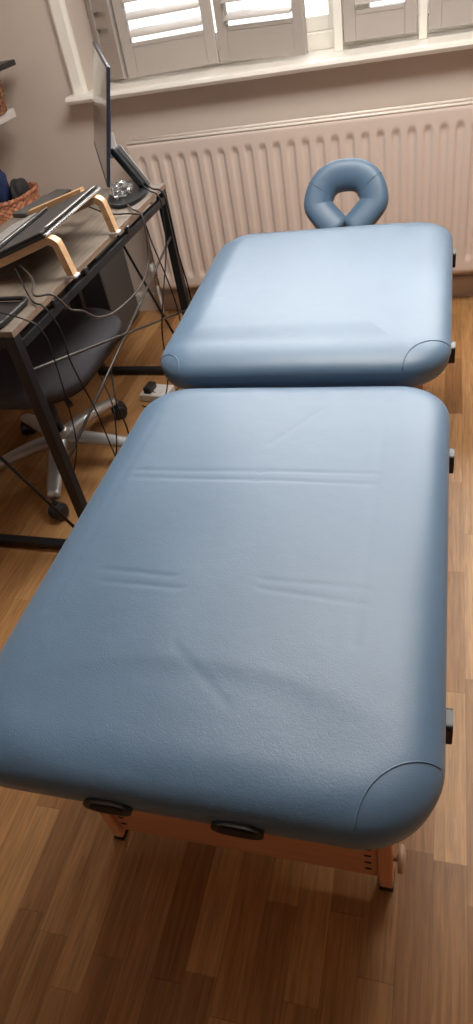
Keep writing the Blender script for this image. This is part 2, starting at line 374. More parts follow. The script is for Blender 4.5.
# ------------------------------------------------------------------ massage table
mt = empty('massage_table', (-.33, 1.3, 0), 'blue padded folding massage table with wooden legs in the middle of the room', 'massage table')
def sdf(x, y, x0, x1, y0, y1, R):
    qx = abs(x-(x0+x1)/2)-(x1-x0)/2+R; qy = abs(y-(y0+y1)/2)-(y1-y0)/2+R
    return math.hypot(max(qx, 0), max(qy, 0))+min(max(qx, qy), 0)-R
def seg_d(x, y, a, b):
    dx, dy = b[0]-a[0], b[1]-a[1]; t = max(0, min(1, ((x-a[0])*dx+(y-a[1])*dy)/(dx*dx+dy*dy)))
    return math.hypot(x-a[0]-t*dx, y-a[1]-t*dy), t
def cushion(x0, x1, y0, y1, R, ztop, zmid, zbot, wt, relief, xf, p=2.3):
    def ztopf(x, y, d):
        t = min(d/wt, 1); z = zmid+(ztop-zmid)*(1-(1-t)**p)**(1/p)
        return z+relief(x, y)*min(1, d/.03)
    def outline(ins):
        r = max(R-ins, 0); n = 22; out = []
        a0, a1, b0, b1 = x0+ins, x1-ins, y0+ins, y1-ins
        cs = [(a1-r, b0+r, -90), (a1-r, b1-r, 0), (a0+r, b1-r, 90), (a0+r, b0+r, 180)]
        for i, (cx, cy, a) in enumerate(cs):
            for k in range(n): t = math.radians(a+90*k/n); out.append((cx+r*math.cos(t), cy+r*math.sin(t)))
            t = math.radians(a+90); sx, sy = cx+r*math.cos(t), cy+r*math.sin(t)
            nx_, ny_, na = cs[(i+1) % 4]; t = math.radians(na); ex, ey = nx_+r*math.cos(t), ny_+r*math.sin(t)
            mseg = 130
            for k in range(mseg): out.append((sx+(ex-sx)*k/mseg, sy+(ey-sy)*k/mseg))
        return out
    bm = bmesh.new(); rings = []
    wb = .045
    def ring(ins, zf): rings.append([bm.verts.new(xf @ Vector((x, y, zf(x, y)))) for x, y in outline(ins)])
    rings.append([bm.verts.new(xf @ Vector((x, y, zbot))) for x, y in outline(.12)])
    for k in range(9):
        t = 1-k/9; ins = wb*t; ring(ins, lambda x, y: zmid-(zmid-zbot)*(1-(1-t)**2.4)**(1/2.4))
    inss = [wt*(k/26)**2 for k in range(27)]
    half = min(x1-x0, y1-y0)/2
    while inss[-1] < half-.009: inss.append(inss[-1]+.006)
    inss.append(half)
    for ins in inss: ring(ins, lambda x, y: ztopf(x, y, ins))
    for A, Bq in zip(rings, rings[1:]):
        n = len(A)
        for k in range(n): bm.faces.new((A[k], A[(k+1) % n], Bq[(k+1) % n], Bq[k]))
    bm.faces.new(rings[0]); bmesh.ops.remove_doubles(bm, verts=bm.verts[:], dist=2e-5)
    return bm, lambda x, y: ztopf(x, y, max(0, -sdf(x, y, x0, x1, y0, y1, R)))
def sst(a, b, x): t = max(0, min(1, (x-a)/(b-a))); return t*t*(3-2*t)
CR = [((-.60, 1.022), (-.10, 1.030)), ((-.60, .998), (-.10, .998)),
      ((-.565, .737), (-.42, .730)), ((-.555, .708), (-.40, .704)), ((-.27, .738), (-.085, .733)), ((-.27, .718), (-.085, .700))]
def relief1(x, y):
    z = 0.
    for a, b in CR:
        d, t = seg_d(x, y, a, b)
        if d < .03: z -= .0014*math.exp(-(d/.0040)**2)*(.5+.5*math.sin(t*PI)**.3)
    for a, b, s in (((-.375, .585), (-.27, .50), .0005), ((-.10, .62), (-.098, 1.28), .0008), ((-.625, .64), (-.62, 1.24), .0006), ((-.24, 1.25), (-.33, 1.12), .0005)):
        d, t = seg_d(x, y, a, b); z -= s*math.exp(-(d/.008)**2)
    # hollow left by use towards the near end
    e = ((x+.33)/.27)**2+((y-.46)/.10)**2; z -= .0022*(1-sst(.45, 1.25, e))
    z += .0030*math.exp(-((x+.33)/.25)**2-((y-.9)/.3)**2)
    z -= .0008*math.sin(x*19+1)*math.sin(y*11)
    return z
I4 = Matrix.Identity(4)
X0, X1 = -.693, .033
bm, zf1 = cushion(X0, X1, .350, 1.384, .115, .572, .530, .482, .085, relief1, I4)
cu1 = part('cushion', bm, M['vinyl'], mt, True)
TI = Matrix.Translation((0, 1.372, .565)) @ Matrix.Rotation(math.radians(2.7), 4, 'X') @ Matrix.Translation((0, -1.372, -.565))
def relief2(x, y):
    u = max(abs(x+.385)/.245, abs(y-1.86)/.315) if True else 0
    z = .0045*(1-sst(.90, 1.16, u))
    return z-.0006*math.sin(x*17+.4)*math.sin(y*13)
bm, zf2 = cushion(X0-.008, X1, 1.390, 2.215, .115, .608, .565, .517, .105, relief2, TI)
cu2 = part('cushion', bm, M['vinyl'], mt, True)
def seam(cx, cy, sx, sy, zf, xf, sub, r=.100):
    # seam of the corner patch: a bow across the rounded corner
    pts = []
    for k in range(25):
        a = PI/2*(k/24)
        x, y = cx+sx*(.006+r*math.cos(a)), cy+sy*(.006+r*math.sin(a))
        pts.append(xf @ Vector((x, y, zf(x, y)+.0002)))
    part('corner_seam', T(pts, .0014, 6), M['vinyl'], mt, True, sub=sub)
seam(X1, .350, -1, 1, zf1, I4, cu1)
seam(X1, 1.390, -1, 1, zf2, TI, cu2); seam(X0-.008, 1.390, 1, 1, zf2, TI, cu2, .075)
# oval sockets in the near edge and side brackets
for x in (-.412, -.225):
    bm = bmesh.new(); pr = []
    for k in range(28):
        a = 2*PI*k/28; ca, sa = math.cos(a), math.sin(a)
        pr.append((x+.036*math.copysign(abs(ca)**.75, ca), .344, 0.519+.0155*math.copysign(abs(sa)**.8, sa)))
    prism(bm, pr, (0, .03, 0)); s = part('cradle_socket', bm, M['blackp'], mt, sub=None)
    bm = bmesh.new(); prism(bm, [(x+(px-x)*.72, .3425, .520+(pz-.520)*.55) for px, _, pz in pr], (0, .004, 0)); part('socket_plug', bm, M['rubber'], mt, sub=s)
def bracket(y, z, xf):
    bm = bmesh.new(); prism(bm, [xf @ Vector((X1-.012, y+a, z+b)) for a, b in rrect(-.018, .018, -.024, .020, .006)], (.022, 0, 0))
    bmesh.ops.bevel(bm, geom=bm.edges[:], offset=.0015, segments=1, affect='EDGES')
    part('side_bracket', bm, M['blackp'], mt)
for y, z, q in ((.545, .508, I4), (1.160, .508, I4), (1.545, .535, TI), (2.06, .535, TI)): bracket(y, z, q)
# wooden rails under the cushions
for (y0, y1, z0, z1, q) in ((.46, 1.34, .415, .484, I4), (1.40, 2.10, .455, .519, TI)):
    for x in (-.585, -.075):
        part('side_rail', B(x, x+.02, y0, y1, z0, z1, .003, mat=q), M['beech'], mt)
    for yy in (y0, y1-.02): part('cross_rail', B(-.564, -.076, yy, yy+.02, z0+.01, z1, .003, mat=q), M['beech'], mt)
# end panels with their legs
def end_legs(y, ztop, near):
    L0, L1 = (-.612, -.59), (-.063, -.038)
    pan = part('end_panel', B(-.59, -.066, y-.006, y+.010, .030, ztop-.01, .002), M['beech'], mt)
    for k in range(9):
        for sx in (-.083, -.577):
            z = .062+.028*k; bm = bmesh.new(); lathe(bm, [(.0045, -.0008), (.0045, .0008)], (sx, y-.0065, z), 'Y', 10)
            for v in bm.verts: v.co.x = sx+(v.co.x-sx)*1.5; v.co.z = z+(v.co.z-z)*.6
            part('peg_hole', bm, M['rubber'], mt, sub=pan)
    for i, (a, b) in enumerate((L0, L1)):
        l = part('leg', B(a, b, y-.016, y+.020, .010, ztop, .003), M['beechz'], mt)
        part('foot', B(a-.001, b+.001, y-.018, y+.022, 0, .010, .002), M['rubber'], mt, sub=l)
        for z in ((.115,) if i else (.052, .104)):
            s = 1 if i else -1; xx = b if i else a
            bm = bmesh.new()
            if i: lathe(bm, [(.006, 0), (.006, .007), (.012, .008), (.024, .009), (.025, .015), (.021, .019), (.010, .022)], (xx, y, z), 'X', 24); part('knob', bm, M['tan'], mt, True)
            else: lathe(bm, [(.005, 0), (.005, -.006), (.003, -.008)], (xx, y, z), 'X', 12); part('bolt', bm, M['blackp'], mt, True)
end_legs(.507, .47, True); end_legs(2.02, .50, False)
bm = bmesh.new(); box(bm, -.60, -.575, 1.375, 1.40, 0.012, .45, .003); part('leg', bm, M['beechz'], mt)
bm = bmesh.new(); box(bm, -.075, -.05, 1.375, 1.40, 0.012, .45, .003); part('leg', bm, M['beechz'], mt)

# face cradle: horseshoe pad on an adjustable frame, plugged in at the head end
fc = empty('face_cradle', (-.315, 2.40, .56), 'blue horseshoe shaped face cradle pad at the far end of the massage table', 'face cradle')
tl = math.radians(58)
FM = Matrix.Translation((-.316, 2.345, .500)) @ Matrix.Rotation(tl, 4, 'X')
bm = bmesh.new(); ctr = []; nU = 120
for k in range(nU+1):
    a = math.radians(-90+14+(360-28)*k/nU)
    # the limbs draw together at the open end
    rx, ry = .094, .092
    x = rx*math.copysign(abs(math.cos(a))**.78, math.cos(a)); y = .145+ry*math.sin(a)
    if y < .145: x *= 1-.66*((.145-y)/ry)**1.05
    ctr.append((x, y, a))
rings = []; seg = 28
for i, (x, y, a) in enumerate(ctr):
    p0 = ctr[max(0, i-1)]; p1 = ctr[min(nU, i+1)]; d = Vector((p1[0]-p0[0], p1[1]-p0[1], 0)).normalized(); nrm = Vector((d.y, -d.x, 0))
    end = min(i, nU-i)/9; e = math.sqrt(max(0.02, 1-(1-min(1, end))**2))
    up = max(0, math.sin(a)); w = (.048+.001*up)*e; hgt = .034*e
    ring = []
    for j in range(seg):
        t = 2*PI*j/seg; c_, s_ = math.cos(t), math.sin(t)
        q = Vector((x, y, 0))+nrm*w*math.copysign(abs(c_)**.85, c_)
        q.z = .026+hgt*(math.copysign(abs(s_)**.85, s_) if s_ > 0 else s_*.7) + (.009*c_ if s_ > 0 else 0)*1.0
        ring.append(bm.verts.new(FM @ q))
    rings.append(ring)
for A, Bq in zip(rings, rings[1:]):
    for j in range(seg): bm.faces.new((A[j], A[(j+1) % seg], Bq[(j+1) % seg], Bq[j]))
bm.faces.new(rings[0]); bm.faces.new(rings[-1])
pad = part('pad', bm, M['vinyl'], fc, True)
for ang in (38, 148):   # two seams across the ring
    k = int(round((ang+76)/332*nU));
    part('pad_seam', T(
        [FM @ (Vector((ctr[k][0], ctr[k][1], 0)) + (Vector((math.cos(math.radians(ang)), math.sin(math.radians(ang)), 0))*.0495*math.cos(PI*j/12)) + Vector((0, 0, .026+.0345*math.sin(PI*j/12)**.85+.009*math.cos(PI*j/12)))) for j in range(13)], .0013, 6), M['vinyl'], fc, True, sub=pad)
part('support_frame', T([FM @ Vector((.086*math.cos(t), .145+.085*math.sin(t), -.008)) for t in [math.radians(-50+280*k/40) for k in range(41)]], .007, 8), M['blackp'], fc, True)
for s in (-1, 1):
    part('rod', T([(-.316+s*.085, 2.10, .56), (-.316+s*.085, 2.32, .570), FM @ Vector((s*.085, .07, -.012))], .006, 10), M['chrome'], fc, True)

# ------------------------------------------------------------------ desk
DX1, DX0, DY0, DY1, DZ = -.960, -1.4514, 1.303, 2.406, .7596
DC = Vector((DX1, 2.0, 0)); DM = Matrix.Translation(DC) @ Matrix.Rotation(-.0276, 4, 'Z') @ Matrix.Translation(-DC)
desk = empty('desk', (-1.19, 1.84, 0), 'narrow desk with grey-brown oak top and black metal frame beside the massage table', 'desk')
bm = bmesh.new(); box(bm, DX0, DX1, DY0, DY1, DZ-.016, DZ, .002, mat=DM)
part('desktop', bm, M['desktop'], desk)
for x0, x1 in ((DX1, DX1+.0015), (DX0-.0015, DX0)): part('edge_band', B(x0, x1, DY0, DY1, DZ-.016, DZ-.0005, mat=DM), M['deskedge'], desk)
bt = .030
def dbox(name, x0, x1, y0, y1, z0, z1, mat='steel', bev=.002): return part(name, B(x0, x1, y0, y1, z0, z1, bev, mat=DM), M[mat], desk)
for x in (DX0, DX1-bt):
    for y in (DY0, DY1-bt): dbox('leg', x, x+bt, y, y+bt, .0, DZ-.0165)
for y in (DY0, DY1-bt):
    dbox('foot_bar', DX0+bt, DX1-bt, y, y+bt, .008, .008+.022); dbox('top_bar', DX0+bt, DX1-bt, y, y+bt, DZ-.0465, DZ-.0165)
for x in (DX0, DX1-.020): dbox('long_rail', x, x+.020, DY0+bt, DY1-bt, DZ-.060, DZ-.036)
def dp(p): return DM @ Vector(p)
XB = DX1-.010
for a, b in (((XB, DY0+.02, .640), (XB, DY1-.02, .292)), ((XB, DY1-.02, .582), (XB, DY0+.02, .345))):
    part('brace_rod', T([dp(a), dp(b)], .0045, 8), M['rod'], desk, True)
part('brace_rod', T([dp((-1.39, DY0+.012, .745)), dp((-.985, DY0+.012, .03))], .005, 8), M['steel'], desk, True)
part('brace_rod', T([dp((-1.235, DY1-.012, .735)), dp((-1.000, DY1-.012, .02))], .005, 8), M['steel'], desk, True)
for y in (1.50, 1.70, 2.02): part('rail_clip', B(DX1-.006, DX1+.008, y, y+.022, DZ-.034, DZ-.014, .004, mat=DM), M['blackp'], desk)
part('corner_plate', B(DX1-.03, DX1-.006, 2.28, 2.32, DZ-.030, DZ-.018, .001, mat=DM), M['silver'], desk)

# ------------------------------------------------------------------ laptop riser and laptop
rs = empty('laptop_riser', (-1.1, 1.76, DZ), 'bent beech wood laptop stand on the desk, under the dark laptop', 'laptop stand')
# side profile in (x, z): foot at the back, up, over, long slope down to the front foot
RY0, RY1 = 1.600, 1.915
def lprof(off):
    P = [(-.950, DZ+.006), (-.963, DZ+.080), (-.970, DZ+.096), (-.990, DZ+.103), (-1.03, DZ+.090), (-1.29, DZ+.014), (-1.32, DZ+.011)]
    return P
def ribbon(y0, y1, pts, th):
    P = [Vector((p.x, 0, p.z)) for p in spline([(a, 0, b) for a, b in pts], 6)]; out = []; inn = []
    for i, p in enumerate(P):
        a, b = P[max(0, i-1)], P[min(len(P)-1, i+1)]; d = (b-a).normalized(); n = Vector((-d.z, 0, d.x))
        out.append(p-n*th/2); inn.append(p+n*th/2)
    bm = bmesh.new(); ol = out+inn[::-1]; n = len(P)
    A = [bm.verts.new((p.x, y0, p.z)) for p in ol]; Bv = [bm.verts.new((p.x, y1, p.z)) for p in ol]; m = len(ol)
    for i in range(m): bm.faces.new((A[i], A[(i+1) % m], Bv[(i+1) % m], Bv[i]))
    for V in (A, Bv):
        for i in range(n-1): bm.faces.new((V[i], V[i+1], V[m-2-i], V[m-1-i]))
    return bm
part('end_rail', prism(bmesh.new(), [(-1.075, 2.018, DZ+.092), (-1.285, 2.030, DZ+.038), (-1.285, 2.030, DZ+.056), (-1.075, 2.018, DZ+.110)], (0, .028, 0)), M['ply'], rs)
for y in (RY0, RY1): 
    s = part('side_arch', ribbon(y-.003, y+.023, lprof(0), .019), M['ply'], rs)
    part('rubber_foot', B(-.966, -.934, y-.004, y+.024, DZ+.0005, DZ+.009, .003), M['white'], rs, sub=s)
part('rail_post', B(-1.10, -1.07, 2.022, 2.042, DZ+.066, DZ+.10, .001), M['ply'], rs)
part('cross_slat', B(-1.10, -1.07, RY0+.02, 2.035, DZ+.066, DZ+.074, .002), M['ply'], rs)
part('front_slat', B(-1.26, -1.22, RY0+.02, RY1, DZ+.018, DZ+.026, .002), M['ply'], rs)

# laptop lies closed on the slope, its silver back edge towards the massage table
lap = empty('laptop', (-1.12, 1.78, DZ+.06), 'dark closed laptop with silver back edge lying on the wooden stand', 'laptop')
sl = math.atan(.295)
LM = Matrix.Translation((-.983, 1.590, DZ+.1145)) @ Matrix.Rotation(-sl, 4, 'Y')
# local: x from 0 (back, high) to -.26, y from 0 to .40
part('base', B(-.27, 0, 0, .385, 0, .010, .003, mat=LM), M['laptopd'], lap)
part('lid', B(-.27, -.004, .001, .384, .0108, .0175, .0025, mat=LM), M['laptop'], lap)
bm = bmesh.new(); box(bm, -.001, .004, .004, .381, .001, .007, .001, mat=LM); hg = part('back_edge', bm, M['silver'], lap)
bm = bmesh.new(); box(bm, -.010, .002, .03, .355, .0176, .0200, .001, mat=LM); part('hinge_strip', bm, M['silver'], lap)
bm = bmesh.new(); 
for k in range(9): box(bm, .0035, .0046, .030+.016*k, .038+.016*k, .0025, .0055, mat=LM)
part('port', bm, M['laptopd'], lap, sub=hg)

# keyboard resting on the low part of the laptop
kb = empty('keyboard', (-1.24, 1.87, DZ+.04), 'slim grey keyboard lying across the left side of the laptop', 'keyboard')
KM = LM @ Matrix.Translation((-.295, .02, .0185))
part('case', B(-.02, .125, 0, .32, 0, .007, .002, mat=KM), M['laptopd'], kb)
bm = bmesh.new()
for r in range(5):
    n = 15 if r else 9
    for k in range(n):
        w = .305/n; box(bm, -.012+.0215*r, -.012+.0215*r+.018, .008+w*k, .008+w*k+w-.003, .0071, .0095, .0008, seg=1, mat=KM)
o = part('keycaps', bm, M['key'], kb); o['kind'] = 'stuff'
part('front_trim', T([KM @ Vector((.127, .0, .0085)), KM @ Vector((.127, .32, .0085))], 0.0013, 6), M['silver'], kb, True)

# slim folder standing behind the laptop's far side
fo = obj('tablet', B(-.035, .035, -.125, .125, DZ+.0005, DZ+.016, .003, mat=Matrix.Translation((-1.372, 2.28, 0)) @ Matrix.Rotation(math.radians(-14), 4, 'Z')), M['tower'])
tag(fo, 'slim dark grey tablet lying flat on the desk beyond the laptop', 'tablet')

# ------------------------------------------------------------------ monitor
mo = empty('monitor', (-1.05, 2.33, DZ), 'large dark flat monitor seen edge-on, standing at the far end of the desk', 'monitor')
NB = Vector((-1.0606, 2.1779, .8238)); u_ = Vector((-.4475, .8934, .0395)); up = Vector((.2574, .0863, .9624)); Lw = .58; u_.normalize()
H = .336; up = (up-u_*up.dot(u_)).normalized(); nb = u_.cross(up).normalized()   # towards the back or front
if nb.x < 0: nb = -nb
MM = Matrix(((u_.x, nb.x, up.x, NB.x), (u_.y, nb.y, up.y, NB.y), (u_.z, nb.z, up.z, NB.z), (0, 0, 0, 1)))
# local: x along width, y towards the back, z up; y=0 screen face
bm = bmesh.new(); box(bm, 0, Lw, 0, .011, 0, H, .003, mat=MM); ho = part('housing', bm, M['bezel'], mo)
part('screen', B(.008, Lw-.008, -.0006, .0004, .018, H-.008, mat=MM), M['screen'], mo)
bm = bmesh.new(); box(bm, .16, Lw-.16, .0112, .028, .05, H-.14, .006, mat=MM); part('back_bulge', bm, M['bezel'], mo)
# stand: hinge block, leaning arm, oval foot
att = MM @ Vector((Lw/2, .036, .085)); ft = Vector((-1.035, 2.37, DZ+.012))
topk = Vector((-1.095, 2.38, .893))
bm = bmesh.new(); bar(bm, MM @ Vector((Lw/2, .030, .10)), topk+Vector((-.006, 0, -.028)), .035, .008, bev=.002); part('hinge', bm, M['silver'], mo)
bm = bmesh.new(); bar(bm, topk, ft+Vector((.03, -.01, 0)), .060, .022, up=(1, 0, .6), bev=.006); arm = part('arm', bm, M['mblack'], mo)
bm = bmesh.new(); bar(bm, topk+Vector((.02, 0, .006)), ft+Vector((.050, -.01, .0)), .004, .012, up=(1, 0, .6), bev=.001); part('arm_trim', bm, M['silver'], mo, sub=arm)
bm = bmesh.new(); prism(bm, [(-1.045+.070*math.cos(t)-.02*math.sin(t), 2.300+.145*math.sin(t), DZ+.0005) for t in [2*PI*k/36 for k in range(36)]], (0, 0, .011))
bmesh.ops.bevel(bm, geom=[e for e in bm.edges if abs(e.verts[0].co.z-e.verts[1].co.z) < 1e-5], offset=.003, segments=2, affect='EDGES')
part('foot', bm, M['mblack'], mo)
# crumpled clear wrapper on the foot
bm = bmesh.new(); bmesh.ops.create_icosphere(bm, subdivisions=3, radius=1)
for v in bm.verts:
    k = .7+.5*random.random(); v.co = Vector((v.co.x*.036*k, v.co.y*.050*k, max(v.co.z, -.5)*.026*k))+Vector((-1.052, 2.265, DZ+.0125+.018))
tag(obj('plastic_wrapper', bm, M['clear']), 'crumpled clear plastic wrapper on the foot of the monitor', 'wrapper')

# ------------------------------------------------------------------ tray with small items at the near end of the desk
tr = empty('desk_tray', (-1.08, 1.38, DZ), 'shallow black tray on the near corner of the desk', 'tray')
TM = DM @ Matrix.Translation((-1.085, 1.385, DZ))
bm = bmesh.new(); prism(bm, [TM @ Vector((a, b, .0005)) for a, b in rrect(-.12, .092, -.078, .078, .022)], (0, 0, .004)); part('base', bm, M['blackp'], tr)
bm = bmesh.new(); tube(bm, [TM @ Vector((a, b, .012)) for a, b in rrect(-.12, .092, -.078, .078, .022)], .006, 8, closed=True)
part('rim', bm, M['blackp'], tr, True)
bm = bmesh.new(); prism(bm, [TM @ Vector((a, b, .005)) for a, b in rrect(-.09, -.035, -.03, .045, .008)], (0, 0, .010))
tag(obj('notepad', bm, M['beige']), 'small beige notepad in the black tray', 'notepad')
bm = bmesh.new(); tube(bm, [TM @ Vector((-.035+.03*math.cos(t), -.022+.022*math.sin(t), .012+.002*k/20)) for k, t in enumerate([2*PI*k/20 for k in range(38)])], .0035, 6)
tag(obj('coiled_cord', bm, M['greyc'], smooth=True), 'short pale coiled cord in the black tray', 'cord')

# ------------------------------------------------------------------ office chair
ch = empty('office_chair', (-1.30, 1.765, 0), 'charcoal office swivel chair with silver star base pushed under the desk', 'chair')
hx, hy = -1.30, 1.765
for a in (289, 1, 73, 145, 217):
    r = math.radians(a); d = Vector((math.cos(r), math.sin(r), 0)); c = Vector((hx, hy, 0))
    pts = [c+d*.02+Vector((0, 0, .115)), c+d*.12+Vector((0, 0, .112)), c+d*.22+Vector((0, 0, .098)), c+d*.305+Vector((0, 0, .082))]
    sp_ = spline(pts, 6); n = len(sp_); s_ = Vector((-d.y, d.x, 0)); rings = []; bm = bmesh.new()
    for i, p in enumerate(sp_):
        w = .034-.012*i/n; t = .019-.005*i/n
        rings.append([bm.verts.new(p+s_*w*math.copysign(abs(math.cos(q))**.7, math.cos(q))+Vector((0, 0, t*math.sin(q)))) for q in [2*PI*k/14 for k in range(14)]])
    for A, Bq in zip(rings, rings[1:]):
        for k in range(14): bm.faces.new((A[k], A[(k+1) % 14], Bq[(k+1) % 14], Bq[k]))
    bm.faces.new(rings[0]); bm.faces.new(rings[-1])
    arm_ = part('base_arm', bm, M['alu'], ch, True)
    cc = c+d*.318; bm = bmesh.new(); m = Matrix.Translation(cc+Vector((0, 0, .0275))) @ Matrix.Rotation(r+.9, 4, 'Z')
    s0 = len(bm.verts); lathe(bm, [(.012, -.026), (.024, -.025), (.0272, -.021), (.0272, -.008), (.022, -.006), (.022, .006), (.0272, .008), (.0272, .021), (.024, .025), (.012, .026)], (0, 0, 0), 'X', 24)
    xform(bm, m, s0); cs = part('caster', bm, M['blackp'], ch, True)
    bm = bmesh.new(); s0 = len(bm.verts)
    lathe(bm, [(.029, -.018), (.031, -.016), (.031, .016), (.029, .018)], (0, 0, 0), 'X', 24); xform(bm, m @ Matrix.Translation((0, 0, .004)), s0)
    for v in bm.verts:
        if v.co.z < .030: v.co.z = .030+(v.co.z-.03)*.1
    tube(bm, [cc+Vector((0, 0, .05)), cc+Vector((0, 0, .075))], .007, 8); part('caster_hood', bm, M['blackp'], ch, True, sub=cs)
bm = bmesh.new(); lathe(bm, [(.03, .08), (.046, .085), (.046, .128), (.036, .145), (.030, .15)], (hx, hy, 0)); part('hub', bm, M['alu'], ch, True)
bm = bmesh.new(); lathe(bm, [(.027, .145), (.027, .29), (.020, .292), (.020, .40)], (hx, hy, 0)); part('gas_column', bm, M['blackp'], ch, True)
bm = bmesh.new(); box(bm, hx-.07, hx+.13, hy-.11, hy+.07, .385, .425, .01); box(bm, hx+.10, hx+.14, hy-.20, hy-.02, .37, .40, .012); part('tilt_mechanism', bm, M['blackp'], ch)
part('lever', T([(hx+.05, hy-.05, .395), (hx+.19, hy-.16, .39), (hx+.22, hy-.19, .375)], [.006, .006, .011], 8, 0), M['blackp'], ch, True)
bm, _ = cushion(-1.53, -.992, 1.43, 2.01, .17, .515, .475, .438, .12, lambda x, y: -.012*math.exp(-((x+1.25)/.16)**2-((y-1.73)/.17)**2), I4)
part('seat', bm, M['darkfab'], ch, True)
bm = bmesh.new(); prism(bm, [(a, b, .424) for a, b in rrect(-1.48, -1.02, 1.49, 1.97, .13)], (0, 0, .016)); part('seat_shell', bm, M['blackp'], ch)
bm, _ = cushion(1.50, 1.96, .60, .98, .10, 0.06, .035, .012, .07, lambda x, y: 0, Matrix(((0, 0, 1, -1.62), (1, 0, 0, 0), (0, 1, 0, 0), (0, 0, 0, 1))))
part('backrest', bm, M['darkfab'], ch, True)
bm = bmesh.new(); tube(bm, spline([(-1.37, 1.73, .405), (-1.55, 1.73, .41), (-1.635, 1.73, .46), (-1.635, 1.73, .60), (-1.615, 1.73, .72)], 6), .014, 10); part('back_spine', bm, M['blackp'], ch, True)

# ------------------------------------------------------------------ under and beside the desk
pc = empty('computer_tower', (-1.55, 2.83, 0), 'dark grey upright case on the floor behind the desk, near the radiator', 'computer tower')
part('case', B(-1.66, -1.452, 2.70, 2.985, .012, .43, .006), M['tower'], pc)
part('front_panel', B(-1.655, -1.457, 2.694, 2.700, .017, .425, .002), M['blackp'], pc)
bm = bmesh.new()
for x in (-1.64, -1.49): box(bm, x, x+.02, 2.72, 2.74, 0, .012); box(bm, x, x+.02, 2.93, 2.95, 0, .012)
part('foot', bm, M['rubber'], pc)

ob = empty('wooden_box', (-1.47, 1.26, 0), 'corner of a low orange wooden box at the left edge, on the floor', 'box')
part('body', B(-1.66, -1.352, 1.03, 1.285, 0, .095, .003), M['orange'], ob); part('lid', B(-1.665, -1.347, 1.025, 1.290, .0955, .11, .003), M['orange'], ob)

ex = empty('power_adapter', (-1.12, 2.20, 0), 'white mains adapter block with black plug on the floor beside the chair casters', 'adapter')
EM = Matrix.Translation((-1.105, 2.215, 0)) @ Matrix.Rotation(math.radians(-8), 4, 'Z')
part('block', B(-.05, .07, -.045, .045, 0, .034, .005, mat=EM), M['white'], ex)
part('plug', B(-.030, .004, -.040, .020, .0345, .062, .006, mat=EM), M['blackp'], ex)
bm = bmesh.new(); box(bm, .022, .05, -.028, -.004, .0342, .0352, .0003, mat=EM); part('socket_face', bm, M['shelfw'], ex)

# shelves on the left wall
def shelf(y0, y1, z, x1, label, th=.032):
    return tag(obj('wall_shelf', B(XL+.001, x1, y0, y1, z-th, z, .002), M['shelfw']), label, 'shelf', 'white wall shelves')
shelf(1.5, 2.95, .968, -1.765, 'white floating shelf at the left edge, above the orange basket, holding the brown basket')
shelf(1.5, 2.95, .560, -1.52, 'low white wall shelf under the orange wicker basket, half hidden by the desk')
def basket(name, cx, cy, z0, z1, hx_, hy_, mat, label):
    b = empty('wicker_basket', (cx, cy, z0), label, 'basket'); bm = bmesh.new(); nt_, nr = 264, int((z1-z0)/.0032); rings = []; stakes = 44; rowh = .0100
    for inner in (0, 1):
        rr = []
        for j in range(nr+1):
            z = z0+(z1-z0)*j/nr; f = .90+.10*j/nr; row = int((z-z0)/rowh); ph = ((z-z0)/rowh) % 1
            ring = []
            for i in range(nt_):
                t = 2*PI*i/nt_; e = 2/3.2
                cx_, sx_ = math.copysign(abs(math.cos(t))**e, math.cos(t)), math.copysign(abs(math.sin(t))**e, math.sin(t))
                wv = .0035*math.sin(stakes/2*t*1.0+PI*(row % 2))*math.sin(PI*ph)+.0025*math.sin(PI*ph)
                k = -.007 if inner else 0; wv = wv if not inner else -wv
                ring.append(bm.verts.new((cx+(hx_*f+k+wv)*cx_, cy+(hy_*f+k+wv)*sx_, z)))
            rr.append(ring)
        rings.append(rr)
    for rr in rings:
        for A, Bq in zip(rr, rr[1:]):
            for k in range(nt_): bm.faces.new((A[k], A[(k+1) % nt_], Bq[(k+1) % nt_], Bq[k]))
    A, Bq = rings[0][-1], rings[1][-1]
    for k in range(nt_): bm.faces.new((A[k], A[(k+1) % nt_], Bq[(k+1) % nt_], Bq[k]))
    bm.faces.new(rings[0][0]); bm.faces.new(rings[1][1])
    part('basket_body', bm, M[mat], b, True)
    pts = []
    for i in range(120):
        t = 2*PI*i/120; e = 2/3.2
        pts.append((cx+hx_*math.copysign(abs(math.cos(t))**e, math.cos(t))+.002*math.sin(t*40), cy+hy_*math.copysign(abs(math.sin(t))**e, math.sin(t)), z1+.002*math.cos(t*40)))
    bm = bmesh.new(); tube(bm, pts, .008, 8, closed=True); part('rim', bm, M[mat], b, True)
    return b
basket('a', -1.840, 2.715, .5605, .692, .158, .145, 'wick1', 'orange woven wicker basket with cloths in it, left behind the desk')
basket('b', -1.845, 2.765, .9685, 1.102, .100, .185, 'wick2', 'brown woven basket on the upper white shelf at the left edge')
def bundle(name, c, s, mat, label, cat, seedv):
    rnd = random.Random(seedv); bm = bmesh.new(); bmesh.ops.create_icosphere(bm, subdivisions=4, radius=1)
    ks = [(rnd.uniform(2, 5), rnd.uniform(0, 6), Vector((rnd.uniform(-1, 1), rnd.uniform(-1, 1), rnd.uniform(-1, 1)))) for _ in range(6)]
    for v in bm.verts:
        k = 1+sum(.05*math.sin(f*v.co.dot(d)*2+p) for f, p, d in ks)
        v.co = Vector((c[0]+v.co.x*s[0]*k, c[1]+v.co.y*s[1]*k, c[2]+v.co.z*s[2]*k))
    return tag(obj(name, bm, M[mat], smooth=True), label, cat)
bundle('folded_cloth', (-1.825, 2.725, .730), (.045, .055, .090), 'blue', 'navy blue cloth bundled in the orange wicker basket', 'cloth', 1)
bundle('folded_cloth', (-1.925, 2.670, .700), (.040, .06, .085), 'greyc', 'pale grey cloth in the orange wicker basket, nearest the camera', 'cloth', 2)
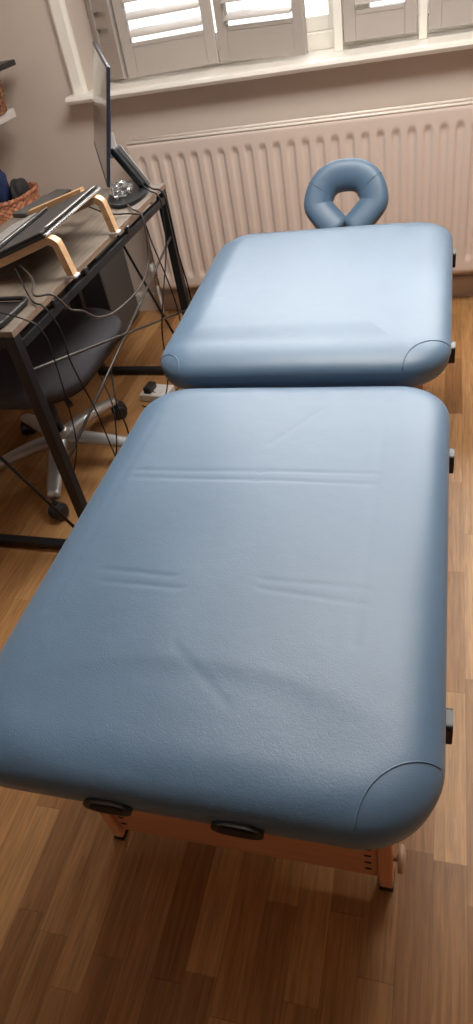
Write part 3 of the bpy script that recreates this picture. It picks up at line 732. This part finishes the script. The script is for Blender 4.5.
bundle('folded_cloth', (-1.735, 2.735, .700), (.035, .05, .050), 'dark', 'small dark cloth at the far end of the orange wicker basket', 'cloth', 3)
bk = empty('flat_case', (-1.83, 2.66, 1.11), 'black flat case with pale end, lying across the top of the brown basket', 'case')
part('body', B(-1.93, -1.705, 2.35, 2.975, 1.1125, 1.1325, .003), M['blackp'], bk); part('end_cap', B(-1.925, -1.707, 2.975, 2.983, 1.114, 1.129, .002), M['silver'], bk)

# ------------------------------------------------------------------ cables
def cable(name, pts, r, mat, label):
    tag(obj(name, T(pts, r, 7, 10), M[mat], smooth=True), label, 'cable')
Xc = DX1+.018
cable('cable', [(-1.09, 1.60, DZ+.045), (-1.03, 1.54, DZ+.03), (-.98, 1.45, DZ+.024), (-.945, 1.475, DZ+.012), (-.925, 1.50, DZ-.04), (-.92, 1.55, .69), (-.92, 1.62, .637), (-.92, 1.74, .600), (-.92, 1.93, .585), (-.92, 2.04, .62), (-.915, 2.07, .70), (-.925, 2.09, DZ), (-.965, 2.12, DZ+.008), (-1.02, 2.20, DZ+.006)], .0032, 'cableg', 'grey-brown cable looping below the desk edge from laptop to monitor')
cable('cable', [(-1.10, 1.585, DZ+.045), (-1.00, 1.46, DZ+.008), (-.945, 1.42, DZ+.006), (-.925, 1.425, DZ-.06), (-.93, 1.43, .60), (-.95, 1.50, .40), (-.99, 1.58, .20), (-1.03, 1.66, .05), (-1.05, 1.75, .004), (-1.0, 1.95, .004)], .0022, 'cable', 'thin black cable hanging over the desk edge beside the riser')
cable('cable', [(-1.18, 1.44, DZ+.02), (-1.05, 1.36, DZ+.03), (-.96, 1.345, DZ+.010), (-.925, 1.345, DZ-.02), (-.922, 1.35, .66), (-.96, 1.37, .40), (-1.06, 1.42, .18), (-1.0, 1.40, .03), (-.90, 1.38, .004)], .0020, 'cable', 'thin cable crossing the black tray and dropping from the near corner')
cable('cable', [(-1.03, 2.36, DZ+.03), (-.97, 2.30, DZ+.01), (-.925, 2.26, DZ+.003), (-.915, 2.25, DZ-.04), (-.92, 2.22, .60), (-.92, 2.10, .48), (-.94, 2.06, .36), (-.99, 2.12, .14), (-1.04, 2.10, .02), (-1.09, 2.12, .004), (-1.14, 2.14, .004)], .0025, 'cable', 'black cable from the monitor foot curving down to the adapter')
cable('cable', [(-1.02, 2.37, DZ+.03), (-.965, 2.32, DZ+.01), (-.925, 2.30, DZ+.003), (-.912, 2.295, DZ-.05), (-.915, 2.31, .55), (-.915, 2.34, .38), (-.93, 2.36, .22), (-.95, 2.35, .05), (-.93, 2.30, .004)], .0030, 'cable', 'black cable nearest the far desk leg, hanging straight down')
cable('cable', [(-1.12, 2.12, DZ+.03), (-1.03, 2.08, DZ+.012), (-.955, 2.08, DZ+.006), (-.922, 2.085, DZ-.01), (-.915, 2.10, .66), (-.915, 2.16, .50), (-.92, 2.20, .35), (-.95, 2.22, .18), (-1.0, 2.20, .04), (-1.08, 2.19, .03), (-1.125, 2.20, .05)], .0024, 'cable', 'black cable dropping from behind the laptop to the black plug')
cable('cable', [(-1.0, 1.74, .40), (-.97, 1.66, .33), (-.95, 1.64, .24), (-.94, 1.60, .14), (-.90, 1.56, .05), (-.86, 1.50, .004), (-.80, 1.45, .004)], .0028, 'cable', 'black cable tangle hanging under the seat beside the desk brace')
cable('cable', [(-1.02, 1.70, .40), (-.975, 1.64, .33), (-.965, 1.58, .24), (-.975, 1.53, .14), (-.94, 1.48, .05), (-.90, 1.40, .004), (-.84, 1.34, .004)], .0024, 'cable', 'second thinner cable in the tangle under the chair seat')

# ------------------------------------------------------------------ light
w = bpy.data.worlds.new('sky'); bpy.context.scene.world = w; w.use_nodes = True
nt = w.node_tree; bg = nt.nodes['Background']
tc = N(nt, 'ShaderNodeTexCoord'); nz = N(nt, 'ShaderNodeTexNoise'); nz.inputs['Scale'].default_value = 4; nz.inputs['Detail'].default_value = 4
nt.links.new(tc.outputs['Generated'], nz.inputs['Vector'])
rp = N(nt, 'ShaderNodeValToRGB'); rp.color_ramp.elements[0].color = (.80, .90, 1, 1); rp.color_ramp.elements[1].color = (1, 1, 1, 1)
rp.color_ramp.elements[0].position = .4; rp.color_ramp.elements[1].position = .6
nt.links.new(nz.outputs['Fac'], rp.inputs[0]); nt.links.new(rp.outputs[0], bg.inputs['Color'])
bg.inputs['Strength'].default_value = 1.0
def area(name, loc, rot, sx, sy, energy, col):
    l = bpy.data.lights.new(name, 'AREA'); l.shape = 'RECTANGLE'; l.size = sx; l.size_y = sy; l.energy = energy; l.color = col
    o = bpy.data.objects.new(name, l); C.objects.link(o); o.location = loc; o.rotation_euler = rot; return o
# overcast sky in front of the window, pouring down through the panes
area('daylight', (-.25, 4.35, 3.1), (math.radians(-40), 0, 0), 3.2, 1.6, 400, (1, .98, .95))

# unseen fill light added above the table to brighten radiator and far floor
pl = empty('added_fill_panel', (-.15, 1.85, 2.4), 'flat white rectangular fill light, added out of view over the massage table', 'fill light')
bm = bmesh.new()
for q in ((-.90, -.87, 1.45, 2.25), (.57, .60, 1.45, 2.25), (-.87, .57, 1.45, 1.48), (-.87, .57, 2.22, 2.25)): box(bm, *q, 2.36, 2.3995, .002)
part('frame', bm, M['white'], pl); part('housing', B(-.87, .57, 1.48, 2.22, 2.385, 2.399), M['white'], pl)  # casing made up to hold the added fill light
area('added_fill_lamp', (-.15, 1.85, 2.375), (0, 0, 0), 1.42, .72, 19, (1, .95, .89))  # added fill, emits from inside the made-up casing

# ------------------------------------------------------------------ camera
cam = bpy.data.cameras.new('camera'); co = bpy.data.objects.new('camera', cam); C.objects.link(co)
R = ((.960355, .231573, -.155217), (.040290, -.666216, -.744670), (-.275853, .708894, -.649134))   # rows: right, down, forward
co.matrix_world = Matrix(((R[0][0], -R[1][0], -R[2][0], 0), (R[0][1], -R[1][1], -R[2][1], 0), (R[0][2], -R[1][2], -R[2][2], 1.4), (0, 0, 0, 1)))
cam.sensor_fit = 'VERTICAL'; cam.sensor_height = 36; cam.lens = 36*673.557/1024; cam.clip_start = .02; cam.clip_end = 50
S = bpy.context.scene; S.camera = co
S.view_settings.view_transform = 'Standard'; S.view_settings.look = 'None'; S.view_settings.exposure = 1.36; S.view_settings.gamma = 1; S.view_settings.use_curve_mapping = False
S.cycles.max_bounces = 10; S.cycles.diffuse_bounces = 6
